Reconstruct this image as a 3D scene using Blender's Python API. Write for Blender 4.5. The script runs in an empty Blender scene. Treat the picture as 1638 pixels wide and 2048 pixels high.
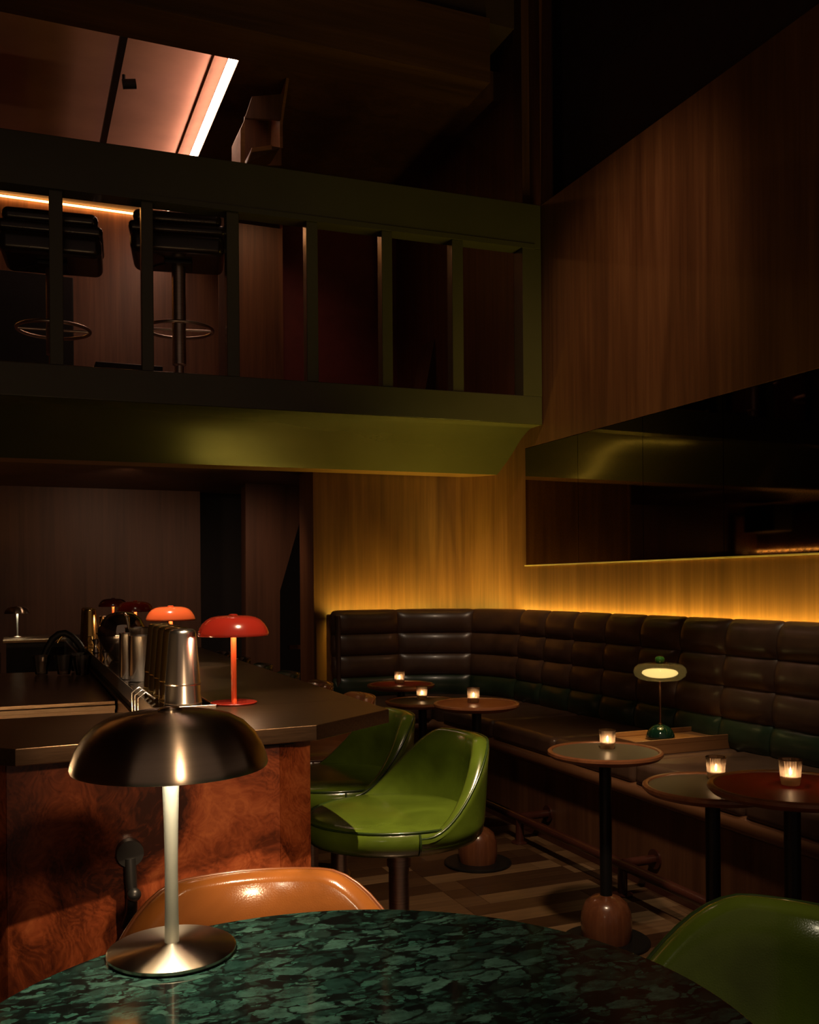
import bpy, math, random
from mathutils import Matrix, Vector

random.seed(7)
PI = math.pi
scn = bpy.context.scene
COL = scn.collection

# ------------------------------------------------------------------ camera
F_PX, HOR, YAW, ROLL = 1900.0, 1168.0, math.radians(22.5), math.radians(0.45)
CAM = Vector((0, 0, 1.4))
cam_d = bpy.data.cameras.new('camera')
cam = bpy.data.objects.new('camera', cam_d)
COL.objects.link(cam)
cam_d.sensor_fit = 'HORIZONTAL'
cam_d.sensor_width = 36.0
cam_d.lens = F_PX / 1638 * 36.0
cam_d.shift_y = (HOR - 1024) / 1638
cam_d.clip_start = 0.05
RM = (Matrix.Rotation(-YAW, 3, 'Z') @ Matrix.Rotation(PI / 2, 3, 'X') @ Matrix.Rotation(-ROLL, 3, 'Z'))
cam.matrix_world = Matrix.Translation(CAM) @ RM.to_4x4()
scn.camera = cam


def ray(px, py):
    return RM @ Vector(((px - 819) / F_PX, (HOR - py) / F_PX, -1.0))


def at_x(px, py, x):
    d = ray(px, py); return CAM + d * ((x - CAM.x) / d.x)


def at_y(px, py, y):
    d = ray(px, py); return CAM + d * ((y - CAM.y) / d.y)


def at_z(px, py, z):
    d = ray(px, py); return CAM + d * ((z - CAM.z) / d.z)


# ------------------------------------------------------------------ world, exposure
w = bpy.data.worlds.new('world'); scn.world = w; w.use_nodes = True
w.node_tree.nodes['Background'].inputs[0].default_value = (1.0, 0.62, 0.42, 1)
w.node_tree.nodes['Background'].inputs[1].default_value = 0.085
vs = scn.view_settings
vs.view_transform = 'Standard'; vs.look = 'None'; vs.exposure = 0.0; vs.gamma = 1.0
vs.use_curve_mapping = False
scn.cycles.caustics_reflective = False
scn.cycles.caustics_refractive = False
scn.cycles.sample_clamp_indirect = 3.0
scn.cycles.max_bounces = 8


def spot(name, loc, target, power, col, size_deg, blend=0.3, radius=0.03):
    l = bpy.data.lights.new(name, 'SPOT'); l.energy = power; l.color = col
    l.spot_size = math.radians(size_deg); l.spot_blend = blend; l.shadow_soft_size = radius
    o = bpy.data.objects.new(name, l); COL.objects.link(o); o.location = loc
    d = Vector(target) - Vector(loc)
    o.rotation_euler = d.to_track_quat('-Z', 'Y').to_euler()
    return o


WARM = (1.0, 0.70, 0.42)
# spots of the room, fittings unseen; the added fill spots have no known source
spot('downlight_bar_end', (0.95, 0.72, 4.5), (0.70, 1.98, 0.9), 1250, WARM, 23, 0.4, 0.015)
spot('wall_light_behind', (0.24, -1.25, 1.95), (0.30, 2.05, 0.93), 190, (1, .64, .36), 12.5, 0.8, 0.05)
spot('wall_light_behind', (0.46, -1.25, 1.95), (0.50, 2.05, 0.93), 190, (1, .64, .36), 12.5, 0.8, 0.05)
spot('downlight_bar_lamp', (0.35, 3.1, 4.3), (0.53, 3.58, 1.3), 700, (1, .8, .58), 8, 0.5, 0.02)
spot('downlight_shakers', (0.10, 2.6, 4.3), (0.37, 2.95, 1.15), 420, (1, .85, .68), 11, 0.6, 0.03)
spot('fill_cups', (0.05, 0.6, 3.9), (0.38, 2.75, 1.15), 420, (1, .84, .62), 8, 0.6, 0.03)  # added frontal light, source unseen, for the sides of cups and tins
spot('downlight_bar_far', (0.2, 2.4, 4.2), (0.55, 5.5, 1.25), 260, (1, .75, .5), 13, 0.8, 0.05)
spot('fill_passage', (1.45, 6.95, 2.2), (1.66, 7.9, 0.9), 22, (1, .60, .38), 120, 1.0, 0.08)  # added fill without a fitting, lifts the stair panel and wall edge
spot('downlight_corner', (1.7, 3.9, 5.4), (2.8, 5.9, 0.95), 110, (1, .78, .55), 26, 0.9, 0.08)
spot('fill_balcony', (1.95, 7.2, 4.9), (2.2, 8.4, 3.1), 16, (1, .50, .24), 80, 1.0, 0.08)  # added, unseen: brightens the walnut panel and the red wall
spot('fill_table_stool', (1.35, 0.1, 4.4), (0.98, 0.98, 0.95), 170, WARM, 8.5, 0.8, 0.03)  # extra unseen light put in to brighten the green stool
spot('downlight_right_wall', (1.5, 3.4, 5.2), (3.45, 4.95, 2.75), 170, (1, .60, .34), 44, 1.0, 0.15)
spot('downlight_banquette', (2.1, 2.9, 5.6), (2.95, 3.2, 0.9), 220, (1, .82, .55), 22, 0.8, 0.1)
spot('downlight_floor', (0.95, 1.3, 4.3), (2.1, 3.7, 0.3), 330, (1, .70, .44), 30, 0.9, 0.14)
spot('downlight_rear', (0.75, 7.1, 2.2), (0.75, 8.6, 0.9), 16, (1, .58, .36), 130, 1.0, 0.08)


def point(name, loc, power, col, radius=0.01, parent=None):
    l = bpy.data.lights.new(name, 'POINT'); l.energy = power; l.color = col; l.shadow_soft_size = radius
    o = bpy.data.objects.new(name, l); COL.objects.link(o); o.location = loc
    if parent: o.parent = parent
    return o


# ------------------------------------------------------------------ materials
class NT:
    def __init__(s, name):
        s.m = bpy.data.materials.new(name); s.m.use_nodes = True
        s.t = s.m.node_tree; s.b = s.t.nodes['Principled BSDF']; s.out = s.t.nodes['Material Output']

    def n(s, typ, **kw):
        nd = s.t.nodes.new(typ)
        for k, v in kw.items():
            if k.startswith('i_'):
                key = k[2:]
                key = int(key) if key.isdigit() else key.replace('_', ' ')
                nd.inputs[key].default_value = v
            else:
                setattr(nd, k, v)
        return nd

    def l(s, a, b): s.t.links.new(a, b)

    def coords(s, scale=(1, 1, 1), kind='Object'):
        tc = s.n('ShaderNodeTexCoord'); mp = s.n('ShaderNodeMapping')
        mp.inputs['Scale'].default_value = scale
        s.l(tc.outputs[kind], mp.inputs['Vector']); return mp.outputs['Vector']

    def ramp(s, fac, stops):
        r = s.n('ShaderNodeValToRGB'); e = r.color_ramp.elements
        while len(e) < len(stops): e.new(0.5)
        for k, (p, c) in enumerate(stops):
            e[k].position = p; e[k].color = (*c, 1)
        s.l(fac, r.inputs['Fac']); return r.outputs['Color']

    def bump(s, h, strength, dist=0.01):
        b = s.n('ShaderNodeBump'); b.inputs['Strength'].default_value = strength; b.inputs['Distance'].default_value = dist
        s.l(h, b.inputs['Height']); s.l(b.outputs['Normal'], s.b.inputs['Normal'])

    def setb(s, rough=None, metal=None, coat=None, base=None, spec=None, coat_rough=0.1):
        if base: s.b.inputs['Base Color'].default_value = (*base, 1)
        if rough is not None: s.b.inputs['Roughness'].default_value = rough
        if metal is not None: s.b.inputs['Metallic'].default_value = metal
        if coat is not None:
            s.b.inputs['Coat Weight'].default_value = coat; s.b.inputs['Coat Roughness'].default_value = coat_rough
        if spec is not None: s.b.inputs['Specular IOR Level'].default_value = spec


def plain(name, base, rough=0.5, metal=0.0, coat=None, spec=None, noise=0.12, nscale=9.0):
    t = NT(name); t.setb(rough, metal, coat, base, spec)
    v = t.coords()
    nz = t.n('ShaderNodeTexNoise', i_Scale=nscale, i_Detail=5.0)
    t.l(v, nz.inputs['Vector'])
    lo = tuple(c * (1 - noise) for c in base); hi = tuple(min(1, c * (1 + noise)) for c in base)
    t.l(t.ramp(nz.outputs['Fac'], [(.3, lo), (.7, hi)]), t.b.inputs['Base Color'])
    return t.m


def wood(name, c0, c1, c2, axis='z', rough=0.42, scale=1.0, coat=None, spec=0.5):
    t = NT(name); t.setb(rough, 0, coat, None, spec)
    a = {'z': (26, 26, .9), 'x': (.9, 26, 26), 'y': (26, .9, 26)}[axis]
    v = t.coords(tuple(k * scale for k in a))
    n1 = t.n('ShaderNodeTexNoise', i_Scale=1.0, i_Detail=9.0, i_Roughness=0.62, i_Distortion=0.4)
    t.l(v, n1.inputs['Vector'])
    b = {'z': (4, 4, .35), 'x': (.35, 4, 4), 'y': (4, .35, 4)}[axis]
    v2 = t.coords(tuple(k * scale for k in b))
    n2 = t.n('ShaderNodeTexNoise', i_Scale=1.0, i_Detail=3.0, i_Distortion=1.2)
    t.l(v2, n2.inputs['Vector'])
    mx = t.n('ShaderNodeMath', operation='MULTIPLY_ADD'); mx.inputs[1].default_value = .55
    m2 = t.n('ShaderNodeMath', operation='MULTIPLY'); m2.inputs[1].default_value = .45
    t.l(n2.outputs['Fac'], m2.inputs[0]); t.l(n1.outputs['Fac'], mx.inputs[0]); t.l(m2.outputs[0], mx.inputs[2])
    t.l(t.ramp(mx.outputs[0], [(.34, c0), (.5, c1), (.64, c2)]), t.b.inputs['Base Color'])
    t.bump(n1.outputs['Fac'], .12, .002)
    return t.m


def leather(name, base, rough=0.28, coat=0.0, var=.35, scale=7.0):
    t = NT(name); t.setb(rough, 0, coat, base, .5, .12)
    v = t.coords()
    nz = t.n('ShaderNodeTexNoise', i_Scale=scale, i_Detail=6.0, i_Distortion=.6); t.l(v, nz.inputs['Vector'])
    lo = tuple(c * (1 - var) for c in base); hi = tuple(c * (1 + var) for c in base)
    t.l(t.ramp(nz.outputs['Fac'], [(.3, lo), (.7, hi)]), t.b.inputs['Base Color'])
    vo = t.n('ShaderNodeTexVoronoi', i_Scale=260.0, feature='DISTANCE_TO_EDGE'); t.l(v, vo.inputs['Vector'])
    t.bump(vo.outputs['Distance'], .08, .002)
    return t.m


def emit(name, col, strength):
    t = NT(name); t.setb(base=col, rough=.5)
    t.b.inputs['Emission Color'].default_value = (*col, 1); t.b.inputs['Emission Strength'].default_value = strength
    return t.m


def brushed(name, base, rough, axis='z', var=.25):
    t = NT(name); t.setb(rough, 1.0, None, base)
    a = {'z': (3, 3, 240), 'x': (3, 240, 240), 'y': (240, 3, 240)}[axis]
    v = t.coords(a)
    nz = t.n('ShaderNodeTexNoise', i_Scale=1.0, i_Detail=4.0); t.l(v, nz.inputs['Vector'])
    lo = tuple(c * (1 - var) for c in base); hi = tuple(min(1, c * (1 + var)) for c in base)
    t.l(t.ramp(nz.outputs['Fac'], [(.3, lo), (.7, hi)]), t.b.inputs['Base Color'])
    t.bump(nz.outputs['Fac'], .05, .001)
    return t.m


def thin_glass(name, tint, glow=.2, glowcol=None, rough=0.02):
    t = NT(name)
    tr = t.n('ShaderNodeBsdfTransparent'); tr.inputs[0].default_value = (*tint, 1)
    tl = t.n('ShaderNodeBsdfTranslucent'); tl.inputs[0].default_value = (*(glowcol or tint), 1)
    gl = t.n('ShaderNodeBsdfGlossy'); gl.inputs['Roughness'].default_value = rough
    gl.inputs[0].default_value = (1, 1, 1, 1)
    m1 = t.n('ShaderNodeMixShader'); m1.inputs[0].default_value = glow
    t.l(tr.outputs[0], m1.inputs[1]); t.l(tl.outputs[0], m1.inputs[2])
    fr = t.n('ShaderNodeFresnel'); fr.inputs[0].default_value = 1.45
    m2 = t.n('ShaderNodeMixShader'); t.l(fr.outputs[0], m2.inputs[0])
    t.l(m1.outputs[0], m2.inputs[1]); t.l(gl.outputs[0], m2.inputs[2])
    t.l(m2.outputs[0], t.out.inputs['Surface'])
    return t.m


M = {}
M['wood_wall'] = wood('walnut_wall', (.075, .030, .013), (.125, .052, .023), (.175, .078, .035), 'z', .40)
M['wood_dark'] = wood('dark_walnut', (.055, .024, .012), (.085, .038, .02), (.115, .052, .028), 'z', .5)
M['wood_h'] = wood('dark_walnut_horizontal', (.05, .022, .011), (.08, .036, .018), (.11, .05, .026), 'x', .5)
M['wood_table'] = wood('table_walnut', (.20, .070, .027), (.30, .110, .044), (.38, .15, .062), 'x', .3, 1.3, .25)
M['wood_base'] = wood('turned_walnut', (.10, .034, .015), (.16, .056, .025), (.21, .08, .036), 'z', .25, 1.6, .4)
M['wood_ledge'] = wood('ledge_walnut', (.11, .045, .02), (.16, .068, .03), (.2, .09, .042), 'y', .35)
M['wood_tray'] = wood('tray_walnut', (.19, .085, .034), (.28, .13, .052), (.36, .175, .075), 'x', .4)
M['plaster_dark'] = plain('dark_brown_plaster', (.05, .028, .024), .85)
M['plaster_red'] = plain('dark_red_paint', (.13, .022, .026), .6)
M['plaster_trim_shaded'] = plain('terracotta_trim_shaded', (.20, .085, .05), .7)  # plaster darkened in colour to stand for the shade beside the strip
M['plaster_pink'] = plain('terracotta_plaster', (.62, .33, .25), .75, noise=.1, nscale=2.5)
M['green_paint'] = plain('dark_green_lacquer', (.062, .062, .034), .26, noise=.06, nscale=3)
M['bronze_edge'] = plain('bronze_edge', (.32, .17, .07), .4, .6)
M['black_metal'] = plain('black_metal', (.012, .012, .012), .4, .3)
M['black'] = plain('black_matt', (.008, .007, .007), .6)
M['dark_cab'] = plain('dark_cabinet', (.022, .016, .012), .5)
M['steel'] = plain('polished_steel', (.66, .59, .52), .24, 1.0, noise=.03)
M['steel_mirror'] = plain('mirror_steel', (.60, .54, .47), .05, 1.0, noise=.03)
M['steel_pole'] = brushed('brushed_pole_steel', (.58, .48, .42), .36)
M['tin_gold'] = plain('gold_tin', (.70, .46, .15), .2, 1.0, noise=.06)
M['brass'] = plain('brass', (.62, .42, .16), .22, 1.0)
M['cream_edge'] = plain('pale_gold_edge', (.72, .58, .32), .35, .2)
M['copper'] = plain('copper', (.55, .28, .17), .2, 1.0)
M['bartop'] = brushed('bronze_bar_top', (.17, .105, .062), .30, 'x', .2)
M['worktop'] = brushed('steel_work_top', (.30, .20, .13), .28, 'x', .2)
M['work_face'] = plain('satin_work_face', (.50, .32, .18), .45, 0)
M['lamp_metal'] = brushed('brushed_lamp_nickel', (.58, .50, .41), .30, 'z', .06)
_nt = M['lamp_metal'].node_tree
_tn = _nt.nodes.new('ShaderNodeTangent'); _tn.direction_type = 'RADIAL'; _tn.axis = 'Z'
_nt.links.new(_tn.outputs[0], _nt.nodes['Principled BSDF'].inputs['Tangent'])
_nt.nodes['Principled BSDF'].inputs['Anisotropic'].default_value = .95
_nt.nodes['Principled BSDF'].inputs['Anisotropic Rotation'].default_value = .25
M['lamp_satin'] = plain('satin_nickel', (.72, .70, .58), .35, .55)
M['red_lacquer'] = plain('red_lacquer', (.20, .014, .008), .16, 0, .5, noise=.04)
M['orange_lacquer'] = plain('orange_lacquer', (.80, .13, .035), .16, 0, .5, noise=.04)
M['darkred_lacquer'] = plain('dark_red_lacquer', (.16, .012, .01), .16, 0, .5, noise=.04)
M['stem_orange'] = plain('orange_stem', (.62, .085, .022), .3, noise=.04)
M['green_leather'] = leather('green_leather', (.072, .112, .011), .2, .35, .3)
M['dgreen_leather'] = leather('dark_green_leather', (.022, .042, .022), .3, .1, .3)
M['brown_leather'] = leather('dark_brown_leather', (.100, .054, .035), .32, .1, .25)
M['tan_leather'] = leather('tan_leather', (.30, .105, .022), .2, .35, .35)
M['cognac_leather'] = leather('cognac_leather', (.16, .06, .02), .24, .3, .35)
M['black_leather'] = leather('black_leather', (.018, .012, .009), .25, .1, .3)
M['piping_green'] = plain('green_piping', (.02, .04, .008), .25, 0, .3)
M['piping_tan'] = plain('tan_piping', (.16, .05, .014), .3, 0, .3)
M['grey_top'] = plain('olive_grey_linoleum', (.135, .118, .070), .38, spec=.3, noise=.06)
M['red_top'] = plain('oxblood_linoleum', (.30, .017, .013), .4, spec=.06, noise=.06)
M['brown_top'] = plain('rust_linoleum', (.24, .065, .026), .36, spec=.25, noise=.06)
M['rail_red'] = plain('oxblood_rail', (.06, .018, .012), .25, 0, .4)
M['wax'] = plain('candle_wax', (.85, .72, .58), .6)
_nt = M['wax'].node_tree; _tl = _nt.nodes.new('ShaderNodeBsdfTranslucent'); _tl.inputs[0].default_value = (1, .82, .62, 1)
_mx = _nt.nodes.new('ShaderNodeMixShader'); _mx.inputs[0].default_value = .6
_nt.links.new(_nt.nodes['Principled BSDF'].outputs[0], _mx.inputs[1]); _nt.links.new(_tl.outputs[0], _mx.inputs[2])
_nt.links.new(_mx.outputs[0], _nt.nodes['Material Output'].inputs['Surface'])
M['flame'] = emit('candle_flame', (1.0, .72, .42), 60.0)
M['votive'] = thin_glass('ribbed_votive_glass', (.95, .90, .84), .37, (1.0, .76, .56))
M['amber_glass'] = thin_glass('amber_lamp_glass', (.98, .88, .60), .14, (1.0, .80, .42))
M['clear_glass'] = thin_glass('clear_glass', (.85, .82, .78), .05)
M['opal'] = emit('opal_diffuser', (1.0, .91, .66), 1.25)
M['green_glaze'] = plain('green_glaze', (.004, .020, .015), .08, 0, .6)
M['green_ball'] = plain('green_glass_ball', (.07, .28, .04), .08, 0, .6)
M['led_yellow'] = emit('led_amber', (1.0, .72, .09), 150.0)
M['led_peach'] = emit('led_peach', (1.0, .60, .42), 20.0)
M['led_orange'] = emit('led_orange', (1.0, .40, .09), 12.0)
M['led_orange_dim'] = emit('led_orange_dim', (1.0, .36, .06), 1.3)
M['bulb'] = emit('lamp_bulb_disc', (1.0, .86, .62), 12.0)

# bronze mirror
t = NT('bronze_mirror'); t.setb(.035, 1.0, None, (.20, .15, .11)); M['mirror'] = t.m
v = t.coords(); nz = t.n('ShaderNodeTexNoise', i_Scale=140.0, i_Detail=3.0); t.l(v, nz.inputs['Vector'])
t.l(t.ramp(nz.outputs['Fac'], [(.3, (.115, .085, .065)), (.7, (.20, .15, .11))]), t.b.inputs['Base Color'])

# burl veneer
t = NT('burl_veneer'); t.setb(.26, 0, .3, None, .5)
v = t.coords((1, 1, .8))
nw = t.n('ShaderNodeTexNoise', i_Scale=4.2, i_Detail=3.0, i_Roughness=.5); t.l(v, nw.inputs['Vector'])
sc = t.n('ShaderNodeVectorMath', operation='SCALE'); sc.inputs['Scale'].default_value = .30; t.l(nw.outputs['Color'], sc.inputs[0])
ad = t.n('ShaderNodeVectorMath', operation='ADD'); t.l(v, ad.inputs[0]); t.l(sc.outputs[0], ad.inputs[1])
vo = t.n('ShaderNodeTexVoronoi', i_Scale=7.5, feature='SMOOTH_F1'); vo.inputs['Smoothness'].default_value = .5
t.l(ad.outputs[0], vo.inputs['Vector'])
fr_ = t.n('ShaderNodeTexNoise', i_Scale=11.0, i_Detail=5.0, i_Distortion=1.0); t.l(ad.outputs[0], fr_.inputs['Vector'])
m1 = t.n('ShaderNodeMath', operation='MULTIPLY'); m1.inputs[1].default_value = 75.0; t.l(vo.outputs['Distance'], m1.inputs[0])
m2 = t.n('ShaderNodeMath', operation='MULTIPLY_ADD'); m2.inputs[1].default_value = 26.0
t.l(fr_.outputs['Fac'], m2.inputs[0]); t.l(m1.outputs[0], m2.inputs[2])
sn = t.n('ShaderNodeMath', operation='SINE'); t.l(m2.outputs[0], sn.inputs[0])
m3 = t.n('ShaderNodeMath', operation='MULTIPLY_ADD'); m3.inputs[1].default_value = .022; m3.inputs[2].default_value = .0
t.l(sn.outputs[0], m3.inputs[0])
nb = t.n('ShaderNodeTexNoise', i_Scale=4.5, i_Detail=6.0, i_Roughness=.55, i_Distortion=1.0); t.l(ad.outputs[0], nb.inputs['Vector'])
fi = t.n('ShaderNodeTexNoise', i_Scale=90.0, i_Detail=4.0, i_Distortion=1.0); t.l(ad.outputs[0], fi.inputs['Vector'])
m5 = t.n('ShaderNodeMath', operation='MULTIPLY_ADD'); m5.inputs[1].default_value = .22; t.l(fi.outputs['Fac'], m5.inputs[0]); t.l(nb.outputs['Fac'], m5.inputs[2])
m4 = t.n('ShaderNodeMath', operation='ADD'); t.l(m3.outputs[0], m4.inputs[0]); t.l(m5.outputs[0], m4.inputs[1])
t.l(t.ramp(m4.outputs[0], [(.43, (.022, .005, .0025)), (.55, (.085, .018, .006)), (.67, (.19, .042, .013)), (.84, (.32, .09, .028))]), t.b.inputs['Base Color'])
M['burl'] = t.m

# green marble: pale green fragments of two sizes in a near black matrix
t = NT('green_marble'); t.setb(.07, 0, 0, None, .4)
v = t.coords((1, 1.7, 1))
nw = t.n('ShaderNodeTexNoise', i_Scale=16.0, i_Detail=6.0, i_Roughness=.6); t.l(v, nw.inputs['Vector'])
sc = t.n('ShaderNodeVectorMath', operation='SCALE'); sc.inputs['Scale'].default_value = .05; t.l(nw.outputs['Color'], sc.inputs[0])
ad = t.n('ShaderNodeVectorMath', operation='ADD'); t.l(v, ad.inputs[0]); t.l(sc.outputs[0], ad.inputs[1])
nb = t.n('ShaderNodeTexNoise', i_Scale=70.0, i_Detail=6.0, i_Roughness=.7); t.l(v, nb.inputs['Vector'])
prev = None
for (scale, lo_, c_lo, c_hi) in ((95.0, .35, (.012, .034, .026), (.045, .13, .095)), (34.0, .30, (.020, .058, .045), (.085, .185, .140))):
    vc = t.n('ShaderNodeTexVoronoi', i_Scale=scale, feature='F1'); t.l(ad.outputs[0], vc.inputs['Vector'])
    ve = t.n('ShaderNodeTexVoronoi', i_Scale=scale, feature='DISTANCE_TO_EDGE'); t.l(ad.outputs[0], ve.inputs['Vector'])
    sp_ = t.n('ShaderNodeSeparateColor'); t.l(vc.outputs['Color'], sp_.inputs[0])
    keep = t.ramp(sp_.outputs[0], [(lo_, (0, 0, 0)), (lo_ + .35, (1, 1, 1))])
    edge = t.ramp(ve.outputs['Distance'], [(.03, (0, 0, 0)), (.10, (1, 1, 1))])
    col_ = t.ramp(sp_.outputs[1], [(.1, c_lo), (.9, c_hi)])
    fine = t.ramp(nb.outputs['Fac'], [(.33, (.35, .35, .35)), (.68, (1.25, 1.25, 1.25))])
    mc = t.n('ShaderNodeMix', data_type='RGBA', blend_type='MULTIPLY'); mc.inputs['Factor'].default_value = 1
    t.l(col_, mc.inputs[6]); t.l(fine, mc.inputs[7])
    mk = t.n('ShaderNodeMix', data_type='RGBA', blend_type='MULTIPLY'); mk.inputs['Factor'].default_value = 1
    t.l(keep, mk.inputs[6]); t.l(edge, mk.inputs[7])
    mm = t.n('ShaderNodeMix', data_type='RGBA'); t.l(mk.outputs[2], mm.inputs['Factor'])
    if prev is None: mm.inputs[6].default_value = (.007, .009, .008, 1)
    else: t.l(prev, mm.inputs[6])
    t.l(mc.outputs[2], mm.inputs[7]); prev = mm.outputs[2]
t.l(prev, t.b.inputs['Base Color'])
M['marble'] = t.m

# floor planks, one shade per board
t = NT('floor_planks'); t.setb(.42, 0, .1, None, .5)
oi = t.n('ShaderNodeObjectInfo')
shade = t.ramp(oi.outputs['Random'], [(0, (.040, .017, .008)), (.3, (.070, .034, .016)), (.5, (.115, .060, .028)), (.72, (.175, .10, .048)), (1, (.23, .14, .072))])
v = t.coords((2.2, 45, 45))
nz = t.n('ShaderNodeTexNoise', i_Scale=1.0, i_Detail=7.0, i_Roughness=.6, i_Distortion=.5); t.l(v, nz.inputs['Vector'])
gr = t.ramp(nz.outputs['Fac'], [(.3, (.6, .6, .6)), (.7, (1.25, 1.25, 1.25))])
mx = t.n('ShaderNodeMix', data_type='RGBA', blend_type='MULTIPLY'); mx.inputs['Factor'].default_value = 1
t.l(shade, mx.inputs[6]); t.l(gr, mx.inputs[7]); t.l(mx.outputs[2], t.b.inputs['Base Color'])
M['plank'] = t.m


# ------------------------------------------------------------------ mesh helpers
def mesh_obj(name, verts, faces, mat, parent=None, smooth=False, bevel=0, bseg=2, loc=None, subsurf=0):
    me = bpy.data.meshes.new(name)
    me.from_pydata([tuple(v) for v in verts], [], faces); me.update()
    if mat: me.materials.append(M[mat] if isinstance(mat, str) else mat)
    if smooth:
        for p in me.polygons: p.use_smooth = True
    o = bpy.data.objects.new(name, me); COL.objects.link(o)
    if parent: o.parent = parent
    if loc is not None: o.location = loc
    if bevel:
        b = o.modifiers.new('bevel', 'BEVEL'); b.width = bevel; b.segments = bseg; b.limit_method = 'ANGLE'
        if not smooth:
            for p in me.polygons: p.use_smooth = True
            wn = o.modifiers.new('wn', 'WEIGHTED_NORMAL')
    if subsurf:
        s = o.modifiers.new('sub', 'SUBSURF'); s.levels = subsurf; s.render_levels = subsurf
    return o


def fix_normals(o):
    import bmesh
    bm = bmesh.new(); bm.from_mesh(o.data); bmesh.ops.recalc_face_normals(bm, faces=bm.faces); bm.to_mesh(o.data); bm.free()
    return o


def box(name, x0, x1, y0, y1, z0, z1, mat, parent=None, bevel=0, bseg=2):
    v = [(x, y, z) for z in (z0, z1) for y in (y0, y1) for x in (x0, x1)]
    f = [(0, 2, 3, 1), (4, 5, 7, 6), (0, 1, 5, 4), (2, 6, 7, 3), (0, 4, 6, 2), (1, 3, 7, 5)]
    return mesh_obj(name, v, f, mat, parent, bevel=bevel, bseg=bseg)


def prism(name, poly, z0, z1, mat, parent=None, bevel=0, bseg=2, smooth=False):
    n = len(poly)
    v = [(x, y, z0) for x, y in poly] + [(x, y, z1) for x, y in poly]
    f = [tuple(range(n - 1, -1, -1)), tuple(range(n, 2 * n))] + [(i, (i + 1) % n, n + (i + 1) % n, n + i) for i in range(n)]
    return fix_normals(mesh_obj(name, v, f, mat, parent, bevel=bevel, bseg=bseg, smooth=smooth))


def extrude_poly(name, pts, d, mat, parent=None, bevel=0):
    """planar polygon of 3D points, extruded by vector d"""
    n = len(pts); d = Vector(d)
    v = [Vector(p) for p in pts] + [Vector(p) + d for p in pts]
    f = [tuple(range(n - 1, -1, -1)), tuple(range(n, 2 * n))] + [(i, (i + 1) % n, n + (i + 1) % n, n + i) for i in range(n)]
    return fix_normals(mesh_obj(name, v, f, mat, parent, bevel=bevel))


def lathe(name, prof, mat, parent=None, seg=40, loc=None, squash=None, rib=None):
    v, f = [], []
    n = len(prof)
    for k in range(seg):
        a = 2 * PI * k / seg
        for (r, z) in prof:
            rr = r
            if rib and rib[2] <= z <= rib[3]:
                rr = r + rib[0] * math.cos(a * rib[1])
            x, y = rr * math.cos(a), rr * math.sin(a)
            v.append((x, y, z))
    for k in range(seg):
        k2 = (k + 1) % seg
        for i in range(n - 1):
            f.append((k * n + i, k2 * n + i, k2 * n + i + 1, k * n + i + 1))
    return fix_merge(mesh_obj(name, v, f, mat, parent, smooth=True, loc=loc))


def fix_merge(o):
    import bmesh
    bm = bmesh.new(); bm.from_mesh(o.data)
    bmesh.ops.remove_doubles(bm, verts=bm.verts, dist=1e-5)
    bmesh.ops.recalc_face_normals(bm, faces=bm.faces)
    for e in bm.edges:
        if len(e.link_faces) == 2 and e.calc_face_angle(0) > math.radians(48): e.smooth = False
    bm.to_mesh(o.data); bm.free()
    return o


def tube(name, pts, r, mat, parent=None, seg=12, closed=False):
    pts = [Vector(p) for p in pts]; n = len(pts); v, f = [], []
    up = Vector((0, 0, 1)); prev = None
    for i, p in enumerate(pts):
        if closed: tg = pts[(i + 1) % n] - pts[i - 1]
        else: tg = pts[min(i + 1, n - 1)] - pts[max(i - 1, 0)]
        tg.normalize()
        if prev is None:
            a = up if abs(tg.z) < .9 else Vector((1, 0, 0))
            nx = tg.cross(a).normalized()
        else:
            nx = (prev - tg * prev.dot(tg)).normalized()
        prev = nx; ny = tg.cross(nx)
        rr = r[i] if isinstance(r, (list, tuple)) else r
        for k in range(seg):
            a = 2 * PI * k / seg
            v.append(p + nx * (rr * math.cos(a)) + ny * (rr * math.sin(a)))
    m = n if closed else n - 1
    for i in range(m):
        j = (i + 1) % n
        for k in range(seg):
            k2 = (k + 1) % seg
            f.append((i * seg + k, j * seg + k, j * seg + k2, i * seg + k2))
    if not closed:
        f.append(tuple(range(seg))); f.append(tuple(range((n - 1) * seg, n * seg)))
    return fix_merge(mesh_obj(name, v, f, mat, parent, smooth=True))


def cyl(name, p0, p1, r, mat, parent=None, seg=24):
    return tube(name, [p0, p1], r, mat, parent, seg)


def tag(o, label, cat, group=None):
    o['label'] = label; o['category'] = cat
    if group: o['group'] = group
    return o


def thing(name, label, cat, loc=(0, 0, 0), rz=0, group=None):
    o = bpy.data.objects.new(name, None); COL.objects.link(o)
    o.location = loc; o.rotation_euler = (0, 0, rz); o.empty_display_size = .05
    return tag(o, label, cat, group)


def struct(o, label=None, cat=None):
    o['kind'] = 'structure'
    if label: o['label'] = label
    if cat: o['category'] = cat
    return o


def kids(o): return [c for c in COL.objects if c.parent == o]


def dup(o, loc=None, rz=None, label=None, group=None, parent=None):
    c = o.copy(); COL.objects.link(c)
    if parent: c.parent = parent
    for ch in kids(o): dup(ch, parent=c)
    if loc is not None: c.location = loc
    if rz is not None: c.rotation_euler = (0, 0, rz)
    if label: c['label'] = label
    if group: c['group'] = group
    return c


def recolor(o, frm, to):
    """give a copied thing its own material through single-user meshes"""
    for c in kids(o):
        if c.type == 'MESH' and c.data.materials and c.data.materials[0] == M[frm]:
            c.data = c.data.copy(); c.data.materials[0] = M[to]
        recolor(c, frm, to)


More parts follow.
